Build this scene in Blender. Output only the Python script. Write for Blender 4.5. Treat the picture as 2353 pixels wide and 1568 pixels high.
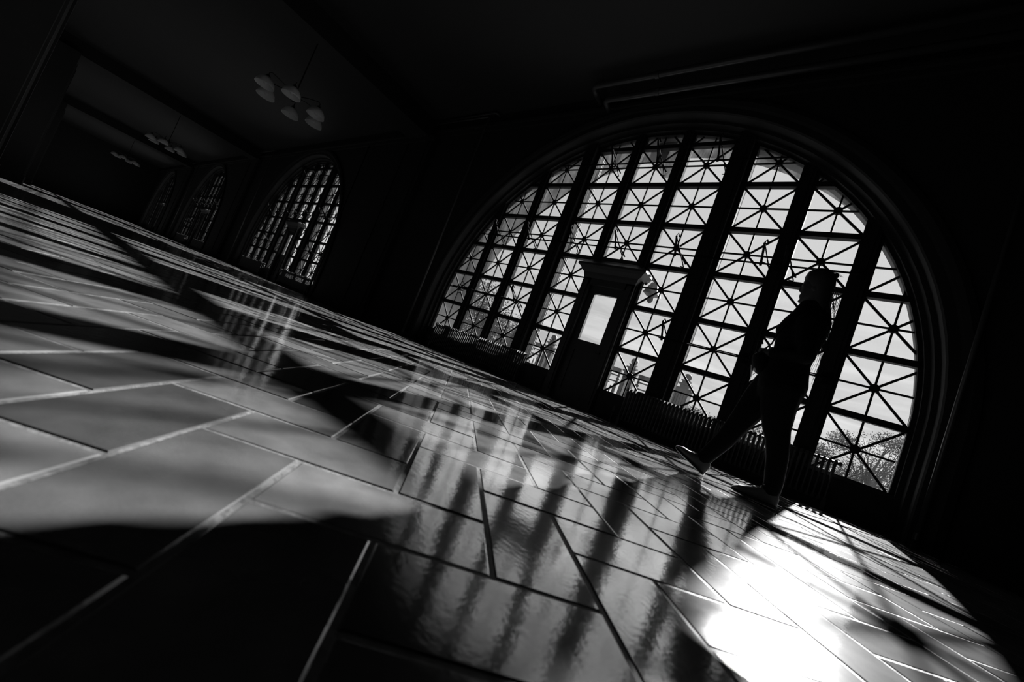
import bpy, bmesh, math, random
from mathutils import Vector, Matrix
random.seed(7)
PI = math.pi
SC = bpy.context.scene
COL = SC.collection
for o in list(bpy.data.objects): bpy.data.objects.remove(o, do_unlink=True)

# ---------------------------------------------------------------- camera, sky, sun, exposure
H = 0.71                                   # one window cell in metres
def X(u): return u * H                     # along the window wall
def Z(v): return (v + 1.05) * H            # height (floor = 0)
CAM = Vector((3.1011, -5.8131, 0.2211))
a, b, c = 0.6756, 0.0635, -0.3697
def camrot(a, b, c):
    Ry = Matrix(((math.cos(a), 0, math.sin(a)), (0, 1, 0), (-math.sin(a), 0, math.cos(a))))
    Rx = Matrix(((1, 0, 0), (0, math.cos(b), -math.sin(b)), (0, math.sin(b), math.cos(b))))
    Rz = Matrix(((math.cos(c), -math.sin(c), 0), (math.sin(c), math.cos(c), 0), (0, 0, 1)))
    return Rz @ Rx @ Ry
R = camrot(a, b, c)
def w3(r): return Vector((r[0], r[2], r[1]))
cam_d = bpy.data.cameras.new('camera'); cam = bpy.data.objects.new('camera', cam_d); COL.objects.link(cam)
right, up, back = w3(R[0]), w3(R[1]), -w3(R[2])
M = Matrix((right, up, back)).transposed().to_4x4(); M.translation = CAM
cam.matrix_world = M
cam_d.sensor_width = 36.0; cam_d.sensor_fit = 'HORIZONTAL'
cam_d.lens = 903.08 / 2353 * 36.0
cam_d.clip_start = 0.02; cam_d.clip_end = 400
cam_d.dof.use_dof = True; cam_d.dof.focus_distance = 5.5; cam_d.dof.aperture_fstop = 4.5
SC.camera = cam
SC.view_settings.view_transform = 'Standard'; SC.view_settings.look = 'None'
SC.view_settings.gamma = 1.0; SC.view_settings.exposure = 0.0
SC.view_settings.use_curve_mapping = False

SUN_DIR = Vector((0.0325, 1.0, 0.477)).normalized()
sun_d = bpy.data.lights.new('sun', 'SUN'); sun = bpy.data.objects.new('sun', sun_d); COL.objects.link(sun)
sun_d.energy = 34.0; sun_d.angle = math.radians(0.53); sun_d.color = (1, 1, 1)
sun.rotation_euler = SUN_DIR.to_track_quat('Z', 'Y').to_euler(); sun.location = (5, 30, 15)

world = bpy.data.worlds.new('sky'); SC.world = world; world.use_nodes = True
nt = world.node_tree; nt.nodes.clear()
N = nt.nodes.new; L = nt.links.new
out = N('ShaderNodeOutputWorld'); bg = N('ShaderNodeBackground'); tc = N('ShaderNodeTexCoord')
mp = N('ShaderNodeMapping'); mp.inputs['Scale'].default_value = (1.0, 1.0, 8.0); mp.inputs['Location'].default_value = (.3, .1, .45)
L(tc.outputs['Generated'], mp.inputs['Vector'])
nz = N('ShaderNodeTexNoise'); nz.inputs['Scale'].default_value = 3.4; nz.inputs['Detail'].default_value = 7; nz.inputs['Roughness'].default_value = .55; nz.inputs['Distortion'].default_value = .4
L(mp.outputs[0], nz.inputs['Vector'])
cr = N('ShaderNodeValToRGB'); cr.color_ramp.elements[0].position = .44; cr.color_ramp.elements[0].color = (0, 0, 0, 1)
cr.color_ramp.elements[1].position = .63; cr.color_ramp.elements[1].color = (1, 1, 1, 1)
L(nz.outputs[0], cr.inputs[0])
sep = N('ShaderNodeSeparateXYZ'); L(tc.outputs['Generated'], sep.inputs[0])
band = N('ShaderNodeMapRange'); band.inputs['From Min'].default_value = .42; band.inputs['From Max'].default_value = .1
L(sep.outputs['Z'], band.inputs['Value'])
cl = N('ShaderNodeMath'); cl.operation = 'MULTIPLY'; L(cr.outputs[0], cl.inputs[0]); L(band.outputs[0], cl.inputs[1])
dot = N('ShaderNodeVectorMath'); dot.operation = 'DOT_PRODUCT'; dot.inputs[1].default_value = SUN_DIR
nrm = N('ShaderNodeVectorMath'); nrm.operation = 'NORMALIZE'; L(tc.outputs['Generated'], nrm.inputs[0]); L(nrm.outputs[0], dot.inputs[0])
gl = N('ShaderNodeMapRange'); gl.inputs['From Min'].default_value = .55; gl.inputs['From Max'].default_value = 1.0
gl.inputs['To Min'].default_value = 0.0; gl.inputs['To Max'].default_value = 1.0
L(dot.outputs['Value'], gl.inputs['Value'])
gp = N('ShaderNodeMath'); gp.operation = 'POWER'; gp.inputs[1].default_value = 2.0; L(gl.outputs[0], gp.inputs[0])
m1 = N('ShaderNodeMath'); m1.operation = 'MULTIPLY_ADD'; m1.inputs[1].default_value = .26; m1.inputs[2].default_value = .455; L(gp.outputs[0], m1.inputs[0])
m2 = N('ShaderNodeMath'); m2.operation = 'MULTIPLY_ADD'; m2.inputs[1].default_value = .28; L(cl.outputs[0], m2.inputs[0]); L(m1.outputs[0], m2.inputs[2])
L(m2.outputs[0], bg.inputs['Color']); bg.inputs['Strength'].default_value = 1.0
L(bg.outputs[0], out.inputs[0])

# ---------------------------------------------------------------- materials
def mat(name, col, rough=.6, metal=0.0, spec=.5, noise=0.0, nscale=8.0, bump=0.0, coat=0.0, coatr=.1, stretch=None):
    m = bpy.data.materials.new(name); m.use_nodes = True
    n = m.node_tree; bs = n.nodes['Principled BSDF']
    bs.inputs['Roughness'].default_value = rough; bs.inputs['Metallic'].default_value = metal
    bs.inputs['Specular IOR Level'].default_value = spec
    bs.inputs['Coat Weight'].default_value = coat; bs.inputs['Coat Roughness'].default_value = coatr
    t = n.nodes.new('ShaderNodeTexCoord'); mpp = n.nodes.new('ShaderNodeMapping')
    n.links.new(t.outputs['Object'], mpp.inputs[0])
    if stretch: mpp.inputs['Scale'].default_value = stretch
    z = n.nodes.new('ShaderNodeTexNoise'); z.inputs['Scale'].default_value = nscale; z.inputs['Detail'].default_value = 5
    n.links.new(mpp.outputs[0], z.inputs['Vector'])
    r = n.nodes.new('ShaderNodeMapRange')
    r.inputs['To Min'].default_value = col * (1 - noise); r.inputs['To Max'].default_value = col * (1 + noise)
    n.links.new(z.outputs[0], r.inputs['Value']); n.links.new(r.outputs[0], bs.inputs['Base Color'])
    if bump:
        bm_ = n.nodes.new('ShaderNodeBump'); bm_.inputs['Strength'].default_value = bump; bm_.inputs['Distance'].default_value = .01
        n.links.new(z.outputs[0], bm_.inputs['Height']); n.links.new(bm_.outputs[0], bs.inputs['Normal'])
    return m
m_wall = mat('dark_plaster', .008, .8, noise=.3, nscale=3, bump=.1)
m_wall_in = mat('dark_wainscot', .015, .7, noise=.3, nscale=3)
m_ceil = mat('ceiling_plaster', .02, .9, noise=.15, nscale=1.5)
m_stone = mat('limestone', .085, .85, noise=.25, nscale=4, bump=.2)
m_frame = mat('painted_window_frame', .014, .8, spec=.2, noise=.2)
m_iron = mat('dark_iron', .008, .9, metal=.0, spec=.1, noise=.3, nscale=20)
m_rad = mat('radiator_paint', .035, .45, noise=.2, nscale=10)
m_pipe = mat('painted_pipe', .035, .35, noise=.1, nscale=6)
m_opal = None
m_brass = mat('dark_bronze', .02, .4, noise=.2)
m_door = mat('dark_door_wood', .03, .5, noise=.3, nscale=6, stretch=(6, 6, 1))
m_terr = mat('terrace_paving', .15, .8, noise=.2, nscale=2)
m_fence = mat('weathered_ironwork', .04, .7, noise=.3, nscale=12)
m_bark = mat('tree_bark', .06, .9, noise=.4, nscale=10, bump=.4)
m_leaf = mat('tree_leaf', .10, .6, noise=.4, nscale=3)
m_cloth = mat('black_knit_jacket', .005, .95, spec=.1, noise=.3, nscale=60, bump=.3)
m_jean = mat('black_trousers', .006, .95, spec=.1, noise=.3, nscale=40, bump=.2)
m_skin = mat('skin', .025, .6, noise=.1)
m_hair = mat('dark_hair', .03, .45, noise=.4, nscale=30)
m_shoe = mat('pale_canvas_shoe', .08, .7, noise=.15, nscale=30)
m_sole = mat('shoe_sole', .06, .7, noise=.1)
m_lace = mat('shoe_lace', .6, .7)
m_bag = mat('black_leather_bag', .006, .8, spec=.1, noise=.3, nscale=20)
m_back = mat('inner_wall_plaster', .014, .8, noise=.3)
m_sand = mat('lawn', .08, .9, noise=.4, nscale=1)

def leafmat(name, col, tr):
    m = mat(name, col, .6, noise=.4, nscale=3)
    n = m.node_tree; bs = n.nodes['Principled BSDF']; o = n.nodes['Material Output']
    t = n.nodes.new('ShaderNodeBsdfTranslucent'); t.inputs[0].default_value = (tr, tr, tr, 1)
    a_ = n.nodes.new('ShaderNodeMixShader'); a_.inputs[0].default_value = .4
    n.links.new(bs.outputs[0], a_.inputs[1]); n.links.new(t.outputs[0], a_.inputs[2]); n.links.new(a_.outputs[0], o.inputs[0])
    return m
m_leaf = leafmat('tree_leaf', .015, .012)

def opalmat():
    m = mat('opal_glass_shade', .8, .3, noise=.05); n = m.node_tree; bs = n.nodes['Principled BSDF']; o = n.nodes['Material Output']
    t = n.nodes.new('ShaderNodeBsdfTranslucent'); t.inputs[0].default_value = (.8, .8, .8, 1)
    a_ = n.nodes.new('ShaderNodeMixShader'); a_.inputs[0].default_value = .35
    n.links.new(bs.outputs[0], a_.inputs[1]); n.links.new(t.outputs[0], a_.inputs[2]); n.links.new(a_.outputs[0], o.inputs[0]); return m
m_opal = opalmat()
def glassmat(name, dirt, seedv):
    m = bpy.data.materials.new(name); m.use_nodes = True; n = m.node_tree; n.nodes.clear(); A = n.nodes.new; K = n.links.new
    o = A('ShaderNodeOutputMaterial'); tr = A('ShaderNodeBsdfTransparent'); tr.inputs[0].default_value = (.97, .97, .97, 1)
    gs = A('ShaderNodeBsdfGlossy'); gs.inputs['Roughness'].default_value = .02
    lw = A('ShaderNodeLayerWeight'); lw.inputs['Blend'].default_value = .5; pw = A('ShaderNodeMath'); pw.operation = 'POWER'; pw.inputs[1].default_value = 5.0; K(lw.outputs['Facing'], pw.inputs[0])
    fr = A('ShaderNodeMath'); fr.operation = 'MULTIPLY_ADD'; fr.inputs[1].default_value = .9; fr.inputs[2].default_value = .05; K(pw.outputs[0], fr.inputs[0])
    mx = A('ShaderNodeMixShader'); K(fr.outputs[0], mx.inputs[0]); K(tr.outputs[0], mx.inputs[1]); K(gs.outputs[0], mx.inputs[2])
    dm = A('ShaderNodeBsdfTranslucent'); dm.inputs[0].default_value = (.06, .06, .06, 1)
    t = A('ShaderNodeTexCoord'); mp_ = A('ShaderNodeMapping'); mp_.inputs['Location'].default_value = (seedv, 0, 0); mp_.inputs['Scale'].default_value = (3.0, 3.0, .8)
    K(t.outputs['Object'], mp_.inputs[0])
    z1 = A('ShaderNodeTexNoise'); z1.inputs['Scale'].default_value = 1.3; z1.inputs['Detail'].default_value = 8; z1.inputs['Roughness'].default_value = .65; K(mp_.outputs[0], z1.inputs['Vector'])
    # grime thickest on the high panes nobody can reach
    sp = A('ShaderNodeSeparateXYZ'); K(t.outputs['Object'], sp.inputs[0])
    hz = A('ShaderNodeMapRange'); hz.inputs['From Min'].default_value = 1.0; hz.inputs['From Max'].default_value = 4.6; hz.inputs['To Min'].default_value = .25; hz.inputs['To Max'].default_value = 1.2
    K(sp.outputs['Z'], hz.inputs['Value'])
    r = A('ShaderNodeMapRange'); r.inputs['From Min'].default_value = .38; r.inputs['From Max'].default_value = .72; r.inputs['To Min'].default_value = .02 * dirt; r.inputs['To Max'].default_value = .42 * dirt
    K(z1.outputs[0], r.inputs['Value'])
    mu = A('ShaderNodeMath'); mu.operation = 'MULTIPLY'; K(r.outputs[0], mu.inputs[0]); K(hz.outputs[0], mu.inputs[1])
    m2_ = A('ShaderNodeMixShader'); K(mu.outputs[0], m2_.inputs[0]); K(mx.outputs[0], m2_.inputs[1]); K(dm.outputs[0], m2_.inputs[2])
    K(m2_.outputs[0], o.inputs[0]); return m
m_glass = glassmat('grimy_window_glass', 1.0, 3.0)
m_glass_clean = glassmat('clean_door_glass', .12, 9.0)

# floor: polished quarry tile, sealed with a wavy wax coat
def floormat():
    m = bpy.data.materials.new('polished_quarry_tile'); m.use_nodes = True; n = m.node_tree; bs = n.nodes['Principled BSDF']; A = n.nodes.new; K = n.links.new
    g = A('ShaderNodeNewGeometry'); at = A('ShaderNodeAttribute'); at.attribute_name = 'tone'
    z = A('ShaderNodeTexNoise'); z.inputs['Scale'].default_value = 14; z.inputs['Detail'].default_value = 8; K(g.outputs['Position'], z.inputs['Vector'])
    z2 = A('ShaderNodeTexNoise'); z2.inputs['Scale'].default_value = 260; z2.inputs['Detail'].default_value = 3; K(g.outputs['Position'], z2.inputs['Vector'])
    z3 = A('ShaderNodeTexNoise'); z3.inputs['Scale'].default_value = 5; z3.inputs['Detail'].default_value = 2; K(g.outputs['Position'], z3.inputs['Vector'])
    r = A('ShaderNodeMapRange'); r.inputs['To Min'].default_value = .35; r.inputs['To Max'].default_value = 1.65; K(z.outputs[0], r.inputs['Value'])
    mu = A('ShaderNodeMath'); mu.operation = 'MULTIPLY'; K(at.outputs['Fac'], mu.inputs[0]); K(r.outputs[0], mu.inputs[1])
    m2_ = A('ShaderNodeMath'); m2_.operation = 'MULTIPLY'; m2_.inputs[1].default_value = FLOOR_ALB; K(mu.outputs[0], m2_.inputs[0])
    K(m2_.outputs[0], bs.inputs['Base Color'])
    rr = A('ShaderNodeMapRange'); rr.inputs['To Min'].default_value = .30; rr.inputs['To Max'].default_value = .48; K(z.outputs[0], rr.inputs['Value']); K(rr.outputs[0], bs.inputs['Roughness'])
    bs.inputs['Specular IOR Level'].default_value = .0
    gl_ = A('ShaderNodeBsdfGlossy'); gl_.distribution = 'BECKMANN'; gl_.inputs['Color'].default_value = (.95, .95, .95, 1)
    cr_ = A('ShaderNodeMapRange'); cr_.inputs['From Min'].default_value = .3; cr_.inputs['From Max'].default_value = .7
    cr_.inputs['To Min'].default_value = .09; cr_.inputs['To Max'].default_value = .14; K(z.outputs[0], cr_.inputs['Value']); K(cr_.outputs[0], gl_.inputs['Roughness'])
    b0 = A('ShaderNodeBump'); b0.inputs['Strength'].default_value = .25; b0.inputs['Distance'].default_value = .0006; K(z2.outputs[0], b0.inputs['Height']); K(b0.outputs[0], bs.inputs['Normal'])
    b1 = A('ShaderNodeBump'); b1.inputs['Strength'].default_value = 1.0; b1.inputs['Distance'].default_value = .0007; K(z3.outputs[0], b1.inputs['Height'])
    b2 = A('ShaderNodeBump'); b2.inputs['Strength'].default_value = .6; b2.inputs['Distance'].default_value = .0004; K(z.outputs[0], b2.inputs['Height']); K(b1.outputs[0], b2.inputs['Normal'])
    b3 = A('ShaderNodeBump'); b3.inputs['Strength'].default_value = .5; b3.inputs['Distance'].default_value = .0003; z4 = A('ShaderNodeTexNoise'); z4.inputs['Scale'].default_value = 95; z4.inputs['Detail'].default_value = 2; K(g.outputs['Position'], z4.inputs['Vector']); K(z4.outputs[0], b3.inputs['Height']); K(b2.outputs[0], b3.inputs['Normal'])
    K(b3.outputs[0], gl_.inputs['Normal'])
    lw = A('ShaderNodeLayerWeight'); lw.inputs['Blend'].default_value = .5
    pw = A('ShaderNodeMath'); pw.operation = 'POWER'; pw.inputs[1].default_value = 3.2; K(lw.outputs['Facing'], pw.inputs[0])
    sc_ = A('ShaderNodeMath'); sc_.operation = 'MULTIPLY'; sc_.use_clamp = True; sc_.inputs[1].default_value = 2.9; K(pw.outputs[0], sc_.inputs[0])
    mn = A('ShaderNodeMath'); mn.operation = 'MINIMUM'; mn.inputs[1].default_value = .90; K(sc_.outputs[0], mn.inputs[0])
    mh = A('ShaderNodeMath'); mh.operation = 'MULTIPLY'; mh.inputs[1].default_value = .5; K(mn.outputs[0], mh.inputs[0])
    blk = A('ShaderNodeBsdfDiffuse'); blk.inputs[0].default_value = (0, 0, 0, 1)
    md = A('ShaderNodeMixShader'); K(mh.outputs[0], md.inputs[0]); K(bs.outputs[0], md.inputs[1]); K(blk.outputs[0], md.inputs[2])
    mx = A('ShaderNodeMixShader'); K(mn.outputs[0], mx.inputs[0]); K(blk.outputs[0], mx.inputs[1])
    ad = A('ShaderNodeAddShader'); K(md.outputs[0], ad.inputs[0]); K(mx.outputs[0], ad.inputs[1])
    
    g2 = A('ShaderNodeBsdfGlossy'); g2.distribution = 'BECKMANN'; g2.inputs['Color'].default_value = (.9, .9, .9, 1); g2.inputs['Roughness'].default_value = .24; K(b2.outputs[0], g2.inputs['Normal'])
    g3 = A('ShaderNodeBsdfGlossy'); g3.distribution = 'GGX'; g3.inputs['Color'].default_value = (.9, .9, .9, 1); g3.inputs['Roughness'].default_value = .2; K(b2.outputs[0], g3.inputs['Normal'])
    mg0 = A('ShaderNodeMixShader'); mg0.inputs[0].default_value = .25
    mg = A('ShaderNodeMixShader'); mg.inputs[0].default_value = .16; K(gl_.outputs[0], mg.inputs[1]); K(g2.outputs[0], mg0.inputs[1]); K(g3.outputs[0], mg0.inputs[2]); K(mg0.outputs[0], mg.inputs[2]); K(mg.outputs[0], mx.inputs[2])
    K(ad.outputs[0], n.nodes['Material Output'].inputs[0])
    return m
FLOOR_ALB = .085
m_floor = floormat()
m_grout = mat('grout', .10, .55, spec=.1, noise=.5, nscale=60, bump=.4, coat=.15, coatr=.25)

# ---------------------------------------------------------------- helpers
def link(o): COL.objects.link(o); return o
def obj(name, bm, m, parent=None, smooth=False, mods=None):
    me = bpy.data.meshes.new(name); bmesh.ops.recalc_face_normals(bm, faces=bm.faces[:]); bm.to_mesh(me); bm.free()
    for x in (m if isinstance(m, (list, tuple)) else [m]): me.materials.append(x)
    if smooth:
        for p in me.polygons: p.use_smooth = True
    o = bpy.data.objects.new(name, me); link(o)
    if parent: o.parent = parent
    return o
def tag(o, label, cat, group=None):
    o['label'] = label; o['category'] = cat
    if group: o['group'] = group
    return o
def thing(name, label, cat, loc=(0, 0, 0), group=None):
    o = bpy.data.objects.new(name, None); link(o); o.location = loc; o.empty_display_size = .2
    return tag(o, label, cat, group)
def struct(name, bm, m, **k):
    o = obj(name, bm, m, **k); o['kind'] = 'structure'; return o
def struct_e(name, loc=(0, 0, 0)):
    o = bpy.data.objects.new(name, None); link(o); o.location = loc; o['kind'] = 'structure'; return o
def dup(o, parent=None, loc=None):
    c_ = o.copy(); COL.objects.link(c_)
    if parent: c_.parent = parent
    if loc is not None: c_.location = loc
    for ch in list(o.children): dup(ch, c_)
    return c_
NB = bmesh.new
def box(bm, x0, x1, y0, y1, z0, z1, mi=0):
    v = [bm.verts.new(p) for p in ((x0, y0, z0), (x1, y0, z0), (x1, y1, z0), (x0, y1, z0), (x0, y0, z1), (x1, y0, z1), (x1, y1, z1), (x0, y1, z1))]
    for f in ((0, 3, 2, 1), (4, 5, 6, 7), (0, 1, 5, 4), (1, 2, 6, 5), (2, 3, 7, 6), (3, 0, 4, 7)):
        bm.faces.new([v[i] for i in f]).material_index = mi
def tube(bm, pts, rad, n=8, cap=True):
    pts = [Vector(p) for p in pts]; rings = []
    rad = rad if isinstance(rad, (list, tuple)) else [rad] * len(pts)
    prev = None
    for i, p in enumerate(pts):
        d = (pts[min(i + 1, len(pts) - 1)] - pts[max(i - 1, 0)]).normalized()
        if prev is None:
            s = d.cross(Vector((0, 0, 1)));  s = s if s.length > .05 else d.cross(Vector((0, 1, 0)))
        else: s = prev - d * prev.dot(d)
        s.normalize(); prev = s; t = d.cross(s)
        rings.append([bm.verts.new(p + (s * math.cos(2 * PI * k / n) + t * math.sin(2 * PI * k / n)) * rad[i]) for k in range(n)])
    for i in range(len(rings) - 1):
        for k in range(n): bm.faces.new((rings[i][k], rings[i][(k + 1) % n], rings[i + 1][(k + 1) % n], rings[i + 1][k]))
    if cap:
        bm.faces.new(rings[0]); bm.faces.new(rings[-1])
def bar(bm, p, q, wd, dp, ydir=Vector((0, 1, 0))):
    """rectangular bar in the window plane, wd wide, dp deep (centred on y)"""
    p, q = Vector(p), Vector(q); d = (q - p).normalized(); s = d.cross(ydir).normalized() * wd / 2; t = ydir * dp / 2
    v = [bm.verts.new(x) for x in (p - s - t, p + s - t, p + s + t, p - s + t, q - s - t, q + s - t, q + s + t, q - s + t)]
    for f in ((0, 3, 2, 1), (4, 5, 6, 7), (0, 1, 5, 4), (1, 2, 6, 5), (2, 3, 7, 6), (3, 0, 4, 7)): bm.faces.new([v[i] for i in f])
def lathe(bm, prof, n=24, cx=0, cy=0, cz=0):
    rings = [[bm.verts.new((cx + r * math.cos(2 * PI * k / n), cy + r * math.sin(2 * PI * k / n), cz + z)) for k in range(n)] for r, z in prof]
    for i in range(len(rings) - 1):
        for k in range(n): bm.faces.new((rings[i][k], rings[i][(k + 1) % n], rings[i + 1][(k + 1) % n], rings[i + 1][k]))
def loft(bm, rings, n=20, cap=True):
    """rings: (z, x0, x1, yc, yh)"""
    R_ = []
    for z, x0, x1, yc, yh in rings:
        cx_, hx = (x0 + x1) / 2, (x1 - x0) / 2
        R_.append([bm.verts.new((cx_ + hx * math.cos(2 * PI * k / n), yc + yh * math.sin(2 * PI * k / n), z)) for k in range(n)])
    for i in range(len(R_) - 1):
        for k in range(n): bm.faces.new((R_[i][k], R_[i][(k + 1) % n], R_[i + 1][(k + 1) % n], R_[i + 1][k]))
    if cap: bm.faces.new(R_[0]); bm.faces.new(R_[-1])

# ---------------------------------------------------------------- floor (one mesh: grout bed + herringbone tiles)
def build_floor():
    bm = NB(); tone = bm.loops.layers.float_color.new('tone')
    w, l, g, bv, tz = .135, .27, .0055, .0025, .0015
    box(bm, -46, 10, -8.4, -0.02, -.1, -.0012, 1)
    rnd = random.Random(3)
    ox, oy = -2.065, 5.735
    s2 = 2 ** .5
    def rect(m0, m1, n0, n1):
        cm, cn = (m0 + m1) / 2, (n0 + n1) / 2
        cx_, cy_ = (cm + cn) / s2, (cm - cn) / s2
        if not (-30 < cx_ < 8 and -7.9 < cy_ < .0): return
        ta, tb = rnd.gauss(0, .0018), rnd.gauss(0, .0018); tz0 = rnd.gauss(0, .0003)
        c_ = min(1.5, max(.55, rnd.gauss(1.0, .22)))
        pts = []
        for (m_, n_, in_) in ((m0, n0, 0), (m1, n0, 0), (m1, n1, 0), (m0, n1, 0), (m0, n0, 1), (m1, n0, 1), (m1, n1, 1), (m0, n1, 1)):
            k = g / 2 + (bv if in_ else 0)
            mm = m_ + (k if m_ == m0 else -k); nn = n_ + (k if n_ == n0 else -k)
            zz = (ta * (mm - cm) + tb * (nn - cn) + tz0) if in_ else -tz
            pts.append(bm.verts.new(((mm + nn) / s2, (mm - nn) / s2, zz)))
        for f in ((4, 7, 6, 5), (0, 4, 5, 1), (1, 5, 6, 2), (2, 6, 7, 3), (3, 7, 4, 0)):
            F_ = bm.faces.new([pts[i] for i in f])
            for lp in F_.loops: lp[tone] = (c_, c_, c_, 1)
    # lattice (w,w),(-l,l)
    for i in range(-330, 330):
        for j in range(-120, 120):
            bx, by = ox + i * w - j * l, oy + i * w + j * l
            cx_, cy_ = (bx + by) / s2, (bx - by) / s2
            if not (-31 < cx_ < 9 and -8.5 < cy_ < .6): continue
            rect(bx, bx + l, by, by + w)
            rect(bx + l - w, bx + l, by - l, by)
    o = struct('floor', bm, [m_floor, m_grout])
    return o
build_floor()

# ---------------------------------------------------------------- window wall
PITCH = 18.65
BAYS = [1, 0, -1, -2, -3]
def outline(r, bot, nn=48):
    """half-round headed opening in (u, v): from bottom right, up, over, down to bottom left"""
    pts = [(r, bot), (r, .4)]
    pts += [(r * math.cos(PI * k / nn), .4 + r * math.sin(PI * k / nn)) for k in range(1, nn)]
    pts += [(-r, .4), (-r, bot)]
    return pts
CEIL_V = 6.7
def wall_sheet(bm, uc, r, y, bot, top, fl):
    pin = outline(r, bot); hw = PITCH / 2; pout = []
    for i, (u, v) in enumerate(pin):
        if i == 0: pout.append((hw, bot)); continue
        if i == len(pin) - 1: pout.append((-hw, bot)); continue
        d = Vector((u, v - .4))
        if abs(d.x) < 1e-9: k = (top - .4) / d.y
        else:
            k = hw / abs(d.x)
            if d.y > 1e-9: k = min(k, (top - .4) / d.y)
        pout.append((d.x * k, .4 + d.y * k))
    # add the top corners
    ca = math.atan2(top - .4, hw)
    A = [bm.verts.new((X(uc + u), y, Z(v))) for u, v in pin]; B = [bm.verts.new((X(uc + u), y, Z(v))) for u, v in pout]
    for i in range(len(pin) - 1):
        f = [A[i], B[i], B[i + 1], A[i + 1]]
        u0, v0 = pout[i]; u1, v1 = pout[i + 1]
        if abs(u0) == hw and v1 == top and abs(abs(u1) - hw) > 1e-6: f.insert(2, bm.verts.new((X(uc + hw), y, Z(top))))
        elif abs(abs(u0) - hw) > 1e-6 and abs(abs(u1) - hw) < 1e-6 and v0 == top: f.insert(2, bm.verts.new((X(uc - hw), y, Z(top))))
        elif abs(abs(u0) - hw) < 1e-6 and abs(v1 - top) < 1e-6 and abs(abs(u1) - hw) > 1e-6: f.insert(2, bm.verts.new((X(uc + (hw if u0 > 0 else -hw)), y, Z(top))))
        try: bm.faces.new(f)
        except Exception: pass
def reveal(bm, uc, prof, bot_in=None):
    """prof: list (r, y, bot); skins consecutive outlines"""
    prev = None
    for r, y, bot in prof:
        ring = [bm.verts.new((X(uc + u), y, Z(v))) for u, v in outline(r, bot)]
        if prev:
            for i in range(len(ring) - 1): bm.faces.new((prev[i], prev[i + 1], ring[i + 1], ring[i]))
        prev = ring
YI = -.55 * H       # inner face of the wall
bm = NB()
for k in BAYS:
    uc = PITCH * k
    wall_sheet(bm, uc, 5.95, YI, -1.05, CEIL_V, True)
    reveal(bm, uc, [(5.95, YI, -1.05), (5.93, YI - .05, -1.05), (5.84, YI - .07, -1.05), (5.76, YI - .05, -1.05), (5.74, YI - .005, -1.05), (5.62, YI - .005, -1.05), (5.60, YI + .02, -1.05), (5.60, -.21, -1.05), (5.54, -.205, -1.05), (5.52, -.12, -1.05), (5.46, -.115, -1.05), (5.46, .0, -1.05)])
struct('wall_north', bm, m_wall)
# low wall under the windows and the thick outer masonry
bm = NB()
for k in BAYS:
    uc = PITCH * k
    for s in (-1, 1):
        u0, u1 = sorted((s * .66, s * 5.6))
        box(bm, X(uc + u0), X(uc + u1), -.055, .16, -.02, Z(-.52))
        box(bm, X(uc + u0), X(uc + u1), -.10, .19, Z(-.52), Z(-.475))      # sill board
        for q in range(4):                                               # panel rails
            uu = u0 + (u1 - u0) * (q + .5) / 4
            box(bm, X(uc + uu - .5), X(uc + uu + .5), -.07, -.05, Z(-.95), Z(-.62))
struct('trim_1', bm, m_wall_in)
bm = NB()
for k in BAYS:
    uc = PITCH * k
    reveal(bm, uc, [(5.46, .02, -1.05), (5.42, .03, -1.05), (5.42, .25 * H, -1.05), (5.62, .25 * H + .002, -1.05), (5.62, .45 * H, -1.05), (5.9, .45 * H + .002, -1.05), (5.9, 1.5 * H, -1.05)])
    wall_sheet(bm, uc, 5.9, 1.5 * H, -1.05, 8.2, True)
    # keystone hanging into the soffit
    kb = [(-.24, 5.9), (.24, 5.9), (.15, 5.30), (-.15, 5.30)]
    fr_ = [bm.verts.new((X(uc + u), .2 * H, Z(v))) for u, v in kb]; bk = [bm.verts.new((X(uc + u), .9 * H, Z(v))) for u, v in kb]
    bm.faces.new(fr_); bm.faces.new(bk)
    for i in range(4): bm.faces.new((fr_[i], fr_[(i + 1) % 4], bk[(i + 1) % 4], bk[i]))
struct('wall_facade', bm, m_stone)

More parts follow.
